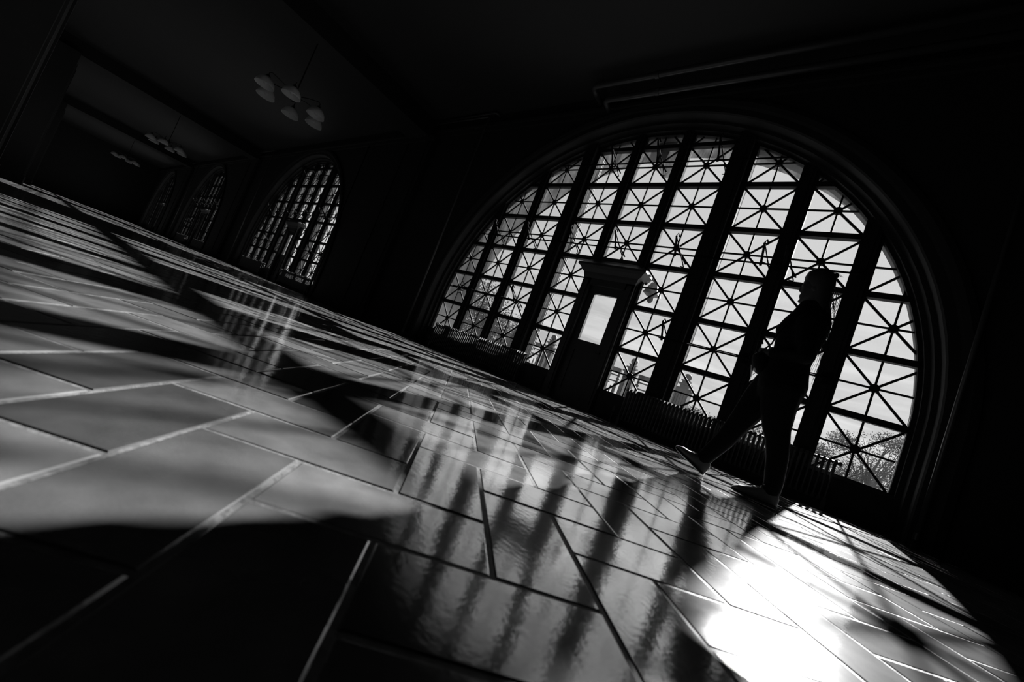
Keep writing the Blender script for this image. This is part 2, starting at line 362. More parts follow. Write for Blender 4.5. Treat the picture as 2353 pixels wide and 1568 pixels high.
# ---------------------------------------------------------------- the arched windows
COLS = [-4.918, -3.736, -2.557, -1.175, 0, 1.175, 2.557, 3.736, 4.918]
HALF = .44
def clip(p, q, r=5.47, bot=-.5):
    """clip a segment to the arched opening"""
    p, q = Vector(p), Vector(q); d = q - p; ts = [0, 1]
    def inside(w): return (w.y > bot) and ((w.y <= .4 and abs(w.x) <= r) or (w.y > .4 and w.x ** 2 + (w.y - .4) ** 2 <= r * r))
    n = 60; flags = [inside(p + d * (i / n)) for i in range(n + 1)]
    if not any(flags): return None
    i0 = flags.index(True); i1 = n - flags[::-1].index(True)
    if i1 - i0 < 2: return None
    return p + d * (i0 / n), p + d * (i1 / n)
def P3(w, y=0): return (X(w.x), y, Z(w.y))
def arch_v(u, r=5.44): return .4 + math.sqrt(max(0, r * r - u * u))
def build_window(n, uc):
    W = struct_e('window_%d' % n, (X(uc), 0, 0))
    # arched outer frame
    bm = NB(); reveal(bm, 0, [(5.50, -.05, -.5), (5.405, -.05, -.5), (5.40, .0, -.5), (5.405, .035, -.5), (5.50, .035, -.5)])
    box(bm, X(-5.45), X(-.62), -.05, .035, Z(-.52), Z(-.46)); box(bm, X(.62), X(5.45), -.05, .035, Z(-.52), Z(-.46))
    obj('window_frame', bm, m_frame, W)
    # mullions
    edges = [(-4.478, -4.176, .095), (-3.296, -2.997, .095), (-2.117, -1.615, .15), (-.735, -.44, .10), (.44, .735, .10), (1.615, 2.117, .15), (2.997, 3.296, .095), (4.176, 4.478, .095)]
    for (a0, a1, dp) in edges:
        bm = NB(); cm_ = (a0 + a1) / 2; hw = (a1 - a0) / 2
        top = max(arch_v(a0), arch_v(a1)) + .06
        bt = -1.05 if abs(cm_) < .7 else -.5
        box(bm, X(a0), X(a1), -.045, .03, Z(bt), Z(top))
        box(bm, X(cm_ - hw * .62), X(cm_ + hw * .62), -dp, .05, Z(bt), Z(top))
        box(bm, X(cm_ - hw * .25), X(cm_ + hw * .25), -dp - .015, -dp + .01, Z(bt), Z(top))
        obj('mullion', bm, m_frame, W)
        if hw > .2:                                   # fluted half column outside the two main posts
            bm = NB(); nn = 40; ring = []
            for zz in (Z(-1.05), Z(top + .3)):
                ring.append([bm.verts.new((X(cm_) + (.145 - .008 * (k % 2)) * math.cos(2 * PI * k / nn), .17 + (.145 - .008 * (k % 2)) * math.sin(2 * PI * k / nn), zz)) for k in range(nn)])
            for k in range(nn): bm.faces.new((ring[0][k], ring[0][(k + 1) % nn], ring[1][(k + 1) % nn], ring[1][k]))
            obj('fluted_column', bm, m_stone, W)
    # glazed columns
    for ci, uc_ in enumerate(COLS):
        door = ci == 4
        lo = 2.45 if door else -.47
        x0, x1 = uc_ - HALF - .02, uc_ + HALF + .02
        bm = NB()
        for r in range(0, 7):
            vc = 6 - r
            vb, vt = vc - .45, vc + .45
            if door and vt < lo: continue
            if r == 6: vb = -.46
            segs = [((x0, vc), (x1, vc), .03), ((uc_, vb - .05), (uc_, vt + .05), .03),
                    ((x0, vb - (.0 if r != 6 else .04)), (x1, vt + .0), .036), ((x0, vt), (x1, vb), .036)]
            for p, q, wd in segs:
                s = clip(p, q, bot=(lo - .03 if door else -.5))
                if s: bar(bm, P3(s[0]), P3(s[1]), wd * H, .018)
            if (uc_ ** 2 + (vc - .4) ** 2) < 5.46 ** 2 and vc > lo:
                nn = 14; f0 = [bm.verts.new((X(uc_ + .068 * math.cos(2 * PI * k / nn)), -.026, Z(vc + .068 * math.sin(2 * PI * k / nn)))) for k in range(nn)]
                f1 = [bm.verts.new((v.co.x, .02, v.co.z)) for v in f0]; bm.faces.new(f0); bm.faces.new(f1)
                for k in range(nn): bm.faces.new((f0[k], f0[(k + 1) % nn], f1[(k + 1) % nn], f1[k]))
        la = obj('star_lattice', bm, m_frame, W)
        bm = NB()
        for r in range(0, 7):
            vt = 6 - r + .5
            s = clip((x0 - .03, vt), (x1 + .03, vt))
            if s and vt > lo: box(bm, X(s[0].x), X(s[1].x), -.05, .03, Z(vt - .05), Z(vt + .05))
        if len(bm.verts): obj('transom', bm, m_frame, W)
        else: bm.free()
        # glass: one sheet per column, its head cut to the arch
        bm = NB(); nn = 8; tp = []
        for k in range(nn + 1):
            u = x0 + (x1 - x0) * k / nn; u = max(-5.43, min(5.43, u)); tp.append((u, arch_v(u, 5.44)))
        lo_ = lo if door else -.5
        for k in range(nn):
            (ua, va), (ub, vb_) = tp[k], tp[k + 1]
            if ub - ua < 1e-6: continue
            bm.faces.new([bm.verts.new((X(q), .012, Z(w))) for q, w in ((ua, lo_), (ub, lo_), (ub, vb_), (ua, va))])
        bmesh.ops.remove_doubles(bm, verts=bm.verts[:], dist=1e-5)
        obj('glass_pane', bm, m_glass, W)
    return W
W1 = build_window(1, 0)
for i, k in enumerate((-1, -2, -3, 1)):
    c_ = dup(W1, loc=(X(PITCH * k), 0, 0)); c_.name = 'window_%d' % (i + 2)

# ---------------------------------------------------------------- doors in the middle of each window
def build_door(n, uc):
    D = struct_e('door_%d' % n, (X(uc), 0, 0))
    bm = NB()
    for s in (-1, 1):
        a0, a1 = sorted((s * .45, s * .66)); box(bm, X(a0), X(a1), -.15, .05, 0, Z(1.98))
        a0, a1 = sorted((s * .50, s * .61)); box(bm, X(a0), X(a1), -.17, -.14, .12, Z(1.9))
    box(bm, X(-.66), X(.66), -.15, .05, Z(1.80), Z(2.0))
    box(bm, X(-.66), X(.66), -.06, .16, -.01, .012)
    obj('door_frame', bm, m_door, D)
    bm = NB()                                         # moulded cornice over the door
    prof = [(.66, 1.95, .15), (.68, 2.02, .165), (.70, 2.08, .175), (.76, 2.12, .20), (.79, 2.17, .22), (.86, 2.22, .26), (.86, 2.27, .26), (.70, 2.36, .17), (.66, 2.42, .13)]
    prev = None
    for hw, v, dp in prof:
        ring = [bm.verts.new(p) for p in ((X(-hw), .05, Z(v)), (X(-hw), -dp, Z(v)), (X(hw), -dp, Z(v)), (X(hw), .05, Z(v)))]
        if prev:
            for i in range(3): bm.faces.new((prev[i], prev[i + 1], ring[i + 1], ring[i]))
            bm.faces.new((prev[3], prev[0], ring[0], ring[3]))
        else: bm.faces.new(ring)
        prev = ring
    bm.faces.new(prev)
    box(bm, X(-.46), X(.46), -.06, .05, Z(2.40), Z(2.55))
    obj('door_cornice', bm, m_door, D)
    bm = NB()
    box(bm, X(-.45), X(-.288), -.06, .0, .005, Z(1.80)); box(bm, X(.294), X(.45), -.06, .0, .005, Z(1.80))
    box(bm, X(-.288), X(.294), -.06, .0, Z(1.62), Z(1.80)); box(bm, X(-.288), X(.294), -.06, .0, Z(.22), Z(.464)); box(bm, X(-.288), X(.294), -.06, .0, .005, Z(-.75))
    box(bm, X(-.288), X(.294), -.04, -.01, Z(-.75), Z(.22))
    leaf = obj('door_leaf', bm, m_door, D)
    bm = NB(); box(bm, X(-.288), X(.294), -.032, -.026, Z(.464), Z(1.62)); obj('glass_pane', bm, m_glass_clean, leaf)
    bm = NB(); box(bm, X(.34), X(.41), -.072, -.06, Z(.08), Z(.34)); tube(bm, [(X(.375), -.06, Z(.254)), (X(.375), -.11, Z(.254)), (X(.30), -.115, Z(.25))], .011); obj('door_handle', bm, m_brass, leaf)
    return D
D1 = build_door(1, 0)
for i, k in enumerate((-1, -2, -3, 1)):
    c_ = dup(D1, loc=(X(PITCH * k), 0, 0)); c_.name = 'door_%d' % (i + 2)

# ---------------------------------------------------------------- window openers (shaft, brackets, levers)
def opener(v, u0, u1, levers, label, y=-.16, size=1.0, group=None, crank=None):
    T = thing('window_opener', label, 'window opener', (0, 0, 0), group)
    bm = NB(); tube(bm, [(X(u0), y, Z(v)), (X(u1), y, Z(v))], .0125, 8); obj('shaft', bm, m_iron, T)
    for u in levers:
        bm = NB()
        ap = (X(u + .0), y - .20 * size, Z(v + .28 * size)); ft = (X(u + .20), -.04, Z(v - .20 * size))
        tube(bm, [(X(u), y, Z(v - .04)), (X(u + .0), y - .08, Z(v + .10 * size)), ap], [.018, .014, .015], 6)
        tube(bm, [ap, ft], .0085, 6)
        tube(bm, [ap, (X(u + .03), ap[1] - .02, Z(v + .33 * size)), (X(u + .06), ap[1] + .02, Z(v + .27 * size))], .011, 6)
        tube(bm, [(X(u - .01), y, Z(v + .03)), (X(u + .10), y + .05, Z(v + .02)), (X(u + .22), -.04, Z(v - .13 * size))], .011, 6)
        tube(bm, [ft, (X(u + .12), -.04, Z(v - .19 * size))], .007, 6)
        obj('lever', bm, m_iron, T)
    us = [u for u in (-4.327, -3.147, -1.866, -.5875, .5875, 1.866, 3.147, 4.327) if u0 - .1 < u < u1 + .1]
    for u in us:
        bm = NB(); tube(bm, [(X(u), -.10, Z(v)), (X(u), y - .012, Z(v))], .02, 8); box(bm, X(u - .05), X(u + .05), -.14, -.098, Z(v - .09), Z(v + .09)); obj('bracket', bm, m_iron, T)
    if crank:
        bm = NB()
        for (du, dv, rr) in ((-.10, .0, .085), (.07, -.02, .085), (-.02, -.12, .07), (-.02, .11, .06)):
            tube(bm, [(X(crank + du + rr * math.cos(t * .5)), y - .03, Z(v + dv + rr * math.sin(t * .5))) for t in range(13)], .008, 6)
        tube(bm, [(X(crank - .1), y - .03, Z(v)), (X(crank + .25), y - .03, Z(v + .02))], .012, 6); obj('crank_scroll', bm, m_iron, T)
    return T
def shift(o, k, label):
    c_ = dup(o, loc=(X(PITCH * k), 0, 0)); c_['label'] = label; return c_
OP = [opener(2.76, -4.75, 4.30, [-3.95, -2.75, -1.35, -.12, 1.28, 2.88, 3.24], 'long dark iron shaft with bent levers crossing the big arched window above its door'),
      opener(4.97, -2.75, 2.75, [-1.05, .12, 1.45], 'high iron shaft with three thin levers under the head of the big arched window', size=1.15),
      opener(.98, -5.0, -1.95, [-2.45], 'low iron shaft with scrolled crank at the left foot of the big arched window', crank=-4.55),
      opener(.93, 1.55, 4.35, [1.62, 3.30], 'low iron shaft with hanging levers behind the walking person')]
for o, s in zip(OP, ('long iron shaft with levers across the second arched window', 'upper iron shaft under the head of the second arched window', 'low iron shaft with crank at the left foot of the second arched window', 'low iron shaft at the right foot of the second arched window')): shift(o, -1, s)
shift(OP[0], -2, 'iron shaft with levers across the farthest narrow-looking arched window')
shift(OP[2], -2, 'low iron shaft with crank on the farthest arched window')

# ---------------------------------------------------------------- radiators
def section_mesh():
    bm = NB(); zt, zb = Z(-.27), .10
    for dy in (-.055, 0.0, .055):
        tube(bm, [(0, dy, zb), (0, dy, zb + .03), (0, dy, zt - .05), (0, dy, zt - .02)], [.011, .0125, .0125, .011], 6)
    for zz in (zt - .025, zb + .015):
        v0 = [(-.019, -.07), (.019, -.07), (.019, .07), (-.019, .07)]
        lo = [bm.verts.new((x_, y_, zz - .02)) for x_, y_ in v0]; hi = [bm.verts.new((x_ * .6, y_ * .9, zz + .022)) for x_, y_ in v0]
        bm.faces.new(lo); bm.faces.new(hi)
        for i in range(4): bm.faces.new((lo[i], lo[(i + 1) % 4], hi[(i + 1) % 4], hi[i]))
    me = bpy.data.meshes.new('section'); bmesh.ops.recalc_face_normals(bm, faces=bm.faces[:]); bm.to_mesh(me); bm.free(); me.materials.append(m_rad); return me
SEC = section_mesh()
def radiator(u0, u1, label):
    y = -.225; n = int((u1 - u0) * H / .0505)
    T = thing('cast_iron_radiator', label, 'radiator', (X(u0), y, 0))
    for i in range(n):
        o = bpy.data.objects.new('section', SEC); link(o); o.parent = T; o.location = (.025 + i * .0505, 0, 0)
    Lx = n * .0505
    bm = NB()
    for zz in (Z(-.31), .13): tube(bm, [(0, 0, zz), (Lx, 0, zz)], .018, 8)
    obj('header_pipe', bm, m_rad, T)
    for xx in (.025, Lx - .025):
        bm = NB(); box(bm, xx - .02, xx + .02, -.06, .06, 0, .10); obj('foot', bm, m_rad, T)
    bm = NB(); tube(bm, [(Lx, 0, Z(-.31)), (Lx + .03, 0, Z(-.31))], .022, 8); obj('end_plug', bm, m_rad, T)
    bm = NB(); tube(bm, [(-.01, 0, .13), (-.10, 0, .13), (-.10, 0, 0)], .014, 8); tube(bm, [(-.10, 0, .16), (-.10, 0, .24)], .02, 8); obj('valve', bm, m_rad, T)
    return T
RL = radiator(-4.85, -1.35, 'long dark radiator under the left half of the big arched window')
RR = radiator(1.36, 4.80, 'long dark radiator under the right half of the big window, behind the person')
for k, nm in ((-1, 'second'), (-2, 'farthest')):
    a_ = dup(RL, loc=(X(PITCH * k - 4.85), -.225, 0)); a_['label'] = 'dark radiator under the left half of the %s arched window' % nm
    a_ = dup(RR, loc=(X(PITCH * k + 1.36), -.225, 0)); a_['label'] = 'dark radiator under the right half of the %s arched window' % nm

# ---------------------------------------------------------------- steam pipes
def pipe(path, rad, label, group=None, collars=()):
    T = thing('steam_pipe', label, 'pipe', (0, 0, 0), group)
    bm = NB(); pts = []
    P = [Vector(p) for p in path]
    for i, p in enumerate(P):
        if 0 < i < len(P) - 1:
            d0 = (P[i - 1] - p).normalized(); d1 = (P[i + 1] - p).normalized(); k = rad * 2.2
            for t in range(6):
                s = t / 5; pts.append((p + d0 * k) * (1 - s) ** 2 + p * 2 * s * (1 - s) + (p + d1 * k) * s * s)
        else: pts.append(p)
    tube(bm, pts, rad, 14); obj('pipe_run', bm, m_pipe, T, smooth=True)
    for p, ax in collars:
        bm = NB(); p = Vector(p); ax = Vector(ax).normalized(); tube(bm, [p - ax * .03, p + ax * .03], rad * 1.18, 14); obj('pipe_collar', bm, m_pipe, T)
    return T
yp = -.65 * H
RING = 'upright pipes beside the arched windows'
for k, where in ((0, 'big'), (-1, 'second'), (-2, 'farthest')):
    for s in (-1, 1):
        if k == -2 and s == 1: continue
        u = PITCH * k + s * 5.68
        sd = 'left' if s < 0 else 'right'
        if s < 0: path = [(X(u), yp - .11, 0.0), (X(u), yp - .11, Z(6.42)), (X(u - 3.0), yp - .11, Z(6.46))]
        else: path = [(X(u), yp - .03, 0.0), (X(u), yp - .03, Z(6.0))]
        pipe(path, .022 if s > 0 or k else .022, 'thin upright pipe along the %s jamb of the %s arched window' % (sd, where), collars=[((X(u), path[0][1], .12), (0, 0, 1))])
pipe([(X(-1.75), YI - .002, Z(6.42)), (X(-1.75), -1.2 * H, Z(6.45)), (X(9.0), -1.2 * H, Z(6.5))], .05, 'upper lagged pipe of the pair running along the ceiling above the big window', collars=[((X(-.1), -1.2 * H, Z(6.455)), (1, 0, 0))])
pipe([(X(-1.45), YI - .002, Z(6.22)), (X(-1.45), -.95 * H, Z(6.24)), (X(9.0), -.95 * H, Z(6.29))], .05, 'lower lagged pipe of the pair running along the ceiling above the big window', collars=[((X(-.1), -.95 * H, Z(6.25)), (1, 0, 0))])
pipe([(X(-9.6), yp - .06, Z(6.60)), (X(-5.5), yp - .06, Z(6.60)), (X(-5.5), YI - .002, Z(6.6))], .035, 'short horizontal pipe high on the wall left of the big arched window')

# ---------------------------------------------------------------- ceiling, inner walls, piers
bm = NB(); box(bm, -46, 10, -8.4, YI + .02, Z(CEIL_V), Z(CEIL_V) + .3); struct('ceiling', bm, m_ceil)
bm = NB()
for u in (9.325, -9.325, -27.975, -46.6): box(bm, X(u) - .45, X(u) + .45, -8.0, YI - .0, Z(6.05), Z(CEIL_V) + .01)
struct('trim_2', bm, m_wall)
bm = NB()
box(bm, -46, 10, YI - .10, YI, Z(6.22), Z(6.30)); box(bm, -46, 10, YI - .05, YI, Z(6.10), Z(6.22))
struct('trim_3', bm, m_wall)
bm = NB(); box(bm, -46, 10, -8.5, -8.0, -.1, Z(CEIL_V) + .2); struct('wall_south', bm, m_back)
bm = NB(); box(bm, 9.0, 9.4, -8.4, .3, -.1, Z(CEIL_V) + .2); struct('wall_east', bm, m_back)
bm = NB(); box(bm, -46.4, -46, -8.4, .3, -.1, Z(CEIL_V) + .2); struct('wall_west', bm, m_back)
bm = NB(); box(bm, -46, 10, YI - .02, YI, 0, .16)
for k in BAYS:
    pass
bm.free()
bm = NB()
for k in (-3, -2, -1, 0):
    u0, u1 = PITCH * k - (PITCH - 5.97), PITCH * k - 5.97
    box(bm, X(u0), X(u1), YI - .025, YI, 0, .18)
u0 = 5.97
box(bm, X(5.97), 9.0, YI - .025, YI, 0, .18)
struct('baseboard_north', bm, m_wall)
# flat pilasters between the windows
bm = NB()
for u in (-9.325, -27.975, -46.6, 9.325):
    box(bm, X(u) - .62, X(u) + .62, YI - .10, YI, 0, Z(6.1)); box(bm, X(u) - .70, X(u) + .70, YI - .13, YI - .0, 0, .30); box(bm, X(u) - .70, X(u) + .70, YI - .14, YI, Z(5.9), Z(6.1))
    for s in (-.45, .45): box(bm, X(u) + s - .03, X(u) + s + .03, YI - .12, YI - .09, .3, Z(5.9))
struct('trim_4', bm, m_wall)
for i, u in enumerate((-9.325, -27.975, -46.6)):
    T = thing('square_pier', ['nearest dark square pier at the far left edge, opposite the windows', 'dark square pier behind the nearest one at the left edge', 'farthest dark pier of the row opposite the windows'][i], 'pier', (X(u), -7.14, 0))
    bm = NB(); box(bm, -.75, .75, -.79, .79, .30, Z(6.04)); obj('pier_shaft', bm, m_back, T)
    bm = NB(); box(bm, -.80, .80, -.8, .84, 0, .30); obj('pier_base', bm, m_back, T)
    bm = NB()
    for s in (-.55, .55): box(bm, s - .04, s + .04, .79, .82, .3, Z(5.5))
    obj('corner_moulding', bm, m_pipe, T)

# ---------------------------------------------------------------- chandeliers
def chandelier(loc, label):
    T = thing('chandelier', label, 'ceiling lamp', loc, 'six-shade hanging lamps along the hall')
    zc = Z(CEIL_V) - loc[2]
    bm = NB(); tube(bm, [(0, 0, .12), (0, 0, zc)], .012, 8); obj('hanging_rod', bm, m_brass, T)
    bm = NB(); lathe(bm, [(.0, zc), (.09, zc), (.085, zc - .03), (.03, zc - .06), (0, zc - .06)], 20); obj('ceiling_rose', bm, m_brass, T)
    bm = NB(); lathe(bm, [(0, .20), (.03, .18), (.05, .12), (.06, .06), (.035, .0), (.02, -.04), (0, -.05)], 20); obj('hub', bm, m_brass, T)
    for k in range(6):
        an = math.radians(90 - (-10 + 60 * k)); ca, sa = math.cos(an), math.sin(an); r = .545
        bm = NB(); tube(bm, [(.03 * ca, .03 * sa, .10), (.25 * ca, .25 * sa, .15), ((r - .05) * ca, (r - .05) * sa, .17), (r * ca, r * sa, .14), (r * ca, r * sa, .06)], .010, 8); obj('arm', bm, m_brass, T)
        bm = NB(); lathe(bm, [(0, .09), (.03, .085), (.045, .05), (.05, -.0), (.0, -.01)], 16, r * ca, r * sa); hd = obj('shade_holder', bm, m_brass, T)
        bm = NB(); pr = [(.045, .045), (.08, .03), (.125, -.01), (.155, -.06), (.170, -.115), (.174, -.137), (.167, -.134), (.150, -.062), (.120, -.014), (.075, .022), (.04, .037)]
        lathe(bm, pr, 28, r * ca, r * sa); obj('lamp_shade', bm, m_opal, T, smooth=True)
        bm = NB(); lathe(bm, [(0, -.02), (.02, -.03), (.034, -.07), (.03, -.10), (0, -.115)], 14, r * ca, r * sa); obj('bulb', bm, m_opal, T, smooth=True)
    return T
CH = chandelier((X(-9.2), -4.80 * H, Z(4.02) + .13), 'nearest six-shade hanging lamp with pale bowl shades')
for k, s in ((-1, 'second six-shade hanging lamp, between the two far windows'), (-2, 'third and smallest-looking hanging lamp at the far end')):
    c_ = dup(CH, loc=(X(-9.2 + PITCH * k), -4.80 * H, Z(4.02) + .13)); c_['label'] = s

# ---------------------------------------------------------------- outdoors
bm = NB(); box(bm, -60, 40, 1.5 * H, 9.6, -.25, -.05); struct('trim_5', bm, m_terr)
bm = NB(); box(bm, -160, 120, 9.6, 200, -1.2, -.9); tag(obj('lawn', bm, m_sand), 'dark low ground beyond the terrace fence outside', 'lawn')
def lantern(k, label):
    T = thing('wall_lantern', label, 'lantern', (X(PITCH * k + .80), .36, 0))
    z = Z(2.02)
    bm = NB(); r0 = [bm.verts.new((x_, y_, z + .20)) for x_, y_ in ((-.05, -.05), (.05, -.05), (.05, .05), (-.05, .05))]; r1 = [bm.verts.new((x_, y_, z)) for x_, y_ in ((-.12, -.12), (.12, -.12), (.12, .12), (-.12, .12))]
    bm.faces.new(r0); bm.faces.new(r1)
    for i in range(4): bm.faces.new((r0[i], r0[(i + 1) % 4], r1[(i + 1) % 4], r1[i]))
    obj('hood', bm, m_fence, T)
    bm = NB(); lathe(bm, [(0, z - .0), (.04, z - .02), (.055, z - .08), (.035, z - .13), (0, z - .15)], 14); obj('lamp_glass', bm, m_fence, T)
    bm = NB(); tube(bm, [(-.02, -.33, z + .05), (-.02, -.15, z + .22), (0, 0, z + .2)], .015, 8); obj('lantern_arm', bm, m_iron, T)
lantern(0, 'outdoor lantern with a square hood right of the door of the big window')
lantern(-1, 'outdoor lantern with a square hood right of the door of the second window')
# balustrade on the terrace
def fence_pier(x, label, solid=False):
    T = thing('fence_pier', label, 'pier', (x, 8.7, -.05)); t = 1.98; hw = .25 if solid else .21
    bm = NB()
    if solid:
        box(bm, -hw, hw, -hw, hw, 0, t - .28)
        for q in (-.7, -.35, 0, .35, .7): box(bm, q * hw - .03, q * hw + .03, -hw - .03, -hw, .2, t - .45)
    else:                                             # two fluted posts with a slot between them
        for q in (-1, 1):
            x0, x1 = sorted((q * .05, q * hw)); box(bm, x0, x1, -.12, .12, 0, t - .45)
            for k in (.3, .7): box(bm, x0 + (x1 - x0) * k - .015, x0 + (x1 - x0) * k + .015, -.14, -.12, .1, t - .5)
        box(bm, -hw, hw, -.12, .12, t - .50, t - .28); box(bm, -hw, hw, -.12, .12, .0, .10)
    obj('pier_shaft', bm, m_fence, T)
    bm = NB(); box(bm, -hw - .04, hw + .04, -.2, .2, t - .28, t - .22); box(bm, -hw * .55, hw * .55, -.12, .12, t - .22, t - .10)
    box(bm, -hw * .85, hw * .85, -.16, .16, t - .10, t - .05); box(bm, -hw * .45, hw * .45, -.1, .1, t - .05, t + .03); box(bm, -hw * .62, hw * .62, -.12, .12, t + .03, t + .07); obj('pier_cap', bm, m_fence, T)
    bm = NB(); lathe(bm, [(0, t + .07)] + [(.13 * math.sin(q * PI / 10), t + .19 - .13 * math.cos(q * PI / 10)) for q in range(1, 10)] + [(0, t + .32)], 16); obj('ball_finial', bm, m_fence, T, smooth=True)
for x, s in ((-8.45, 'fence pier with ball finial seen left of the door, behind the leaves'), (-6.37, 'fence pier with ball finial seen just left of the dark door'), (-2.58, 'fence pier with ball finial seen just right of the dark door'), (-.59, 'right-hand end pier of the terrace fence with ball finial')): fence_pier(x, s, x > -1)
def railing(x0, x1, label):
    T = thing('terrace_railing', label, 'railing', (x0, 8.7, -.05)); Lx = x1 - x0
    bm = NB(); box(bm, .36, Lx - .36, -.05, .05, 1.60, 1.76); obj('top_rail', bm, m_fence, T)
    bm = NB(); box(bm, .36, Lx - .36, -.03, .03, 1.44, 1.49); box(bm, .36, Lx - .36, -.03, .03, .12, .18); box(bm, .36, Lx - .36, -.03, .03, 1.2, 1.25); obj('rail', bm, m_fence, T)
    bm = NB(); n = max(1, round((Lx - .8) / 1.0)); cw = (Lx - .8) / n
    for i in range(n):
        cx_ = .40 + cw * (i + .5)
        for q, s in ((.46, 1), (.34, 1), (.20, 1)):                 # nested meander squares
            a0, a1, z0, z1 = cx_ - q * cw, cx_ + q * cw, .68 - q * 1.02, .68 + q * 1.02
            box(bm, a0, a0 + .04, -.02, .02, z0, z1); box(bm, a1 - .04, a1, -.02, .02, z0, z1)
            box(bm, a0, a1 - q * .5, -.02, .02, z1 - .04, z1); box(bm, a0 + q * .5, a1, -.02, .02, z0, z0 + .04)
        for s in (-.5, .5): box(bm, cx_ + s * cw - .035, cx_ + s * cw + .035, -.03, .03, 0, 1.6)
        box(bm, cx_ - cw * .5, cx_ + cw * .5, -.02, .02, .66, .70)
        for ss in (-.5, 0, .5):
            lathe(bm, [(.05, 1.30), (.05, 1.36)], 10, cx_ + ss * cw, 0); tube(bm, [(cx_ + ss * cw - .07, 0, 1.345), (cx_ + ss * cw, 0, 1.42), (cx_ + ss * cw + .07, 0, 1.345), (cx_ + ss * cw, 0, 1.27), (cx_ + ss * cw - .07, 0, 1.345)], .015, 6)
    obj('meander_panel', bm, m_fence, T)
railing(-14.6, -8.45, 'stretch of meander railing at the far left of the terrace')
railing(-8.45, -6.37, 'short meander railing between the two piers left of the dark door')
railing(-6.37, -2.58, 'long meander railing passing behind the dark door')
railing(-2.58, -.59, 'short meander railing between the door side pier and the end pier')

def tree(name, label, base, height, crown, nleaf, leaf, cat='tree', seed=1, blobs=None, kind=None):
    rnd = random.Random(seed); T = thing(name, label, cat, base)
    bm = NB(); tips = []
    tube(bm, [(0, 0, 0), (.05, 0, height * .3), (0, .05, height * .5)], [.10 * height / 4, .08 * height / 4, .05 * height / 4], 8)
    for i in range(34):
        an = rnd.uniform(0, 2 * PI); bl = rnd.choice(blobs)
        tp = Vector(bl[0]) + Vector((math.cos(an) * bl[1] * .8 * rnd.random(), math.sin(an) * bl[1] * .8 * rnd.random(), bl[2] * rnd.uniform(-.4, .9)))
        st = Vector((0, 0, height * rnd.uniform(.2, .5))); md = st.lerp(tp, .5) + Vector((rnd.uniform(-.2, .2), rnd.uniform(-.2, .2), .1))
        tube(bm, [st, md, tp], [.028 * height / 4, .016 * height / 4, .005], 5); tips.append((md, tp))
        for j in range(3):
            q = md.lerp(tp, rnd.random()); e = q + Vector((rnd.uniform(-.5, .5), rnd.uniform(-.5, .5), rnd.uniform(0, .5))) * height / 6
            tube(bm, [q, q.lerp(e, .5) + Vector((0, 0, .04)), e], [.008 * height / 4, .006 * height / 4, .003], 4)
    obj('trunk_and_branches', bm, m_bark, T)
    bm = NB()
    for i in range(nleaf):
        c_, rx, rz = rnd.choice(blobs); 
        d = Vector((rnd.gauss(0, 1), rnd.gauss(0, 1), rnd.gauss(0, 1))).normalized() * (rnd.random() ** .42)
        p = Vector(c_) + Vector((d.x * rx, d.y * rx, d.z * rz)) + Vector((rnd.gauss(0, .06), rnd.gauss(0, .06), rnd.gauss(0, .06)))
        u_ = Vector((rnd.gauss(0, 1), rnd.gauss(0, 1), rnd.gauss(0, 1))).normalized(); w_ = u_.orthogonal().normalized()
        s = leaf * rnd.uniform(.6, 1.3)
        bm.faces.new([bm.verts.new(p + q) for q in (-u_ * s, w_ * s * .5, u_ * s, -w_ * s * .5)])
    obj('foliage', bm, m_leaf, T)
    return T
tree('leafy_tree', 'bushy small-leaved tree outside the left columns of the big window', (-6.4, 4.2, -.05), 3.4, 2, 9000, .042, seed=4,
     blobs=[((-1.4, .4, 2.3), 1.0, .95), ((-.3, 0, 1.9), 1.1, .9), ((-1.9, .5, 1.2), 1.1, .9), ((-.4, -.1, .8), 1.2, .9), ((.8, .1, 1.3), .8, .7), ((1.6, .2, .9), .55, .8), ((.9, 0, .4), .8, .6)])
tree('branchy_tree', 'thin branchy tree beyond the right foot of the big window', (6.2, 26, -.9), 6.2, 2, 6000, .06, seed=8,
     blobs=[((0, 0, 4.0), 2.0, 1.3), ((-1.6, 0, 4.2), .8, .7), ((1.8, 0, 3.2), 1.5, 1.3), ((.6, 0, 5.0), 1.0, .6), ((-.6, 0, 2.2), 1.6, .9)])
tree('round_bush', 'dense round bush low behind the branchy tree on the right', (5.8, 31, -.9), 4.4, 2, 11000, .08, 'bush', seed=9,
     blobs=[((-2.2, 0, 3.2), 1.3, 1.0), ((0, 0, 2.3), 2.2, 1.2), ((2.4, 0, 3.0), 2.2, 1.5), ((-3.0, 0, 2.0), 1.4, 1.0), ((4.5, 0, 3.0), 2, 1.6)])
tree('low_hedge_bush', 'low scrubby bush along the horizon seen over the right radiator', (-4.4, 38, -.9), 3.8, 2, 8000, .09, 'bush', seed=10,
     blobs=[((-5, 0, 3.0), 1.8, 1.0), ((-2, 0, 3.2), 2.0, 1.0), ((1, 0, 3.1), 2.0, 1.0), ((4, 0, 3.3), 2.0, 1.1), ((6, 0, 2.8), 1.6, 1.0)])
tree('leafy_tree', 'leafy tree outside the second arched window', (-22.0, 6.0, -.05), 3.4, 2, 5000, .05, seed=14,
     blobs=[((-1.0, .4, 2.3), 1.3, .95), ((.3, 0, 1.5), 1.4, 1.1), ((2.0, .2, 1.2), 1.2, .9)])

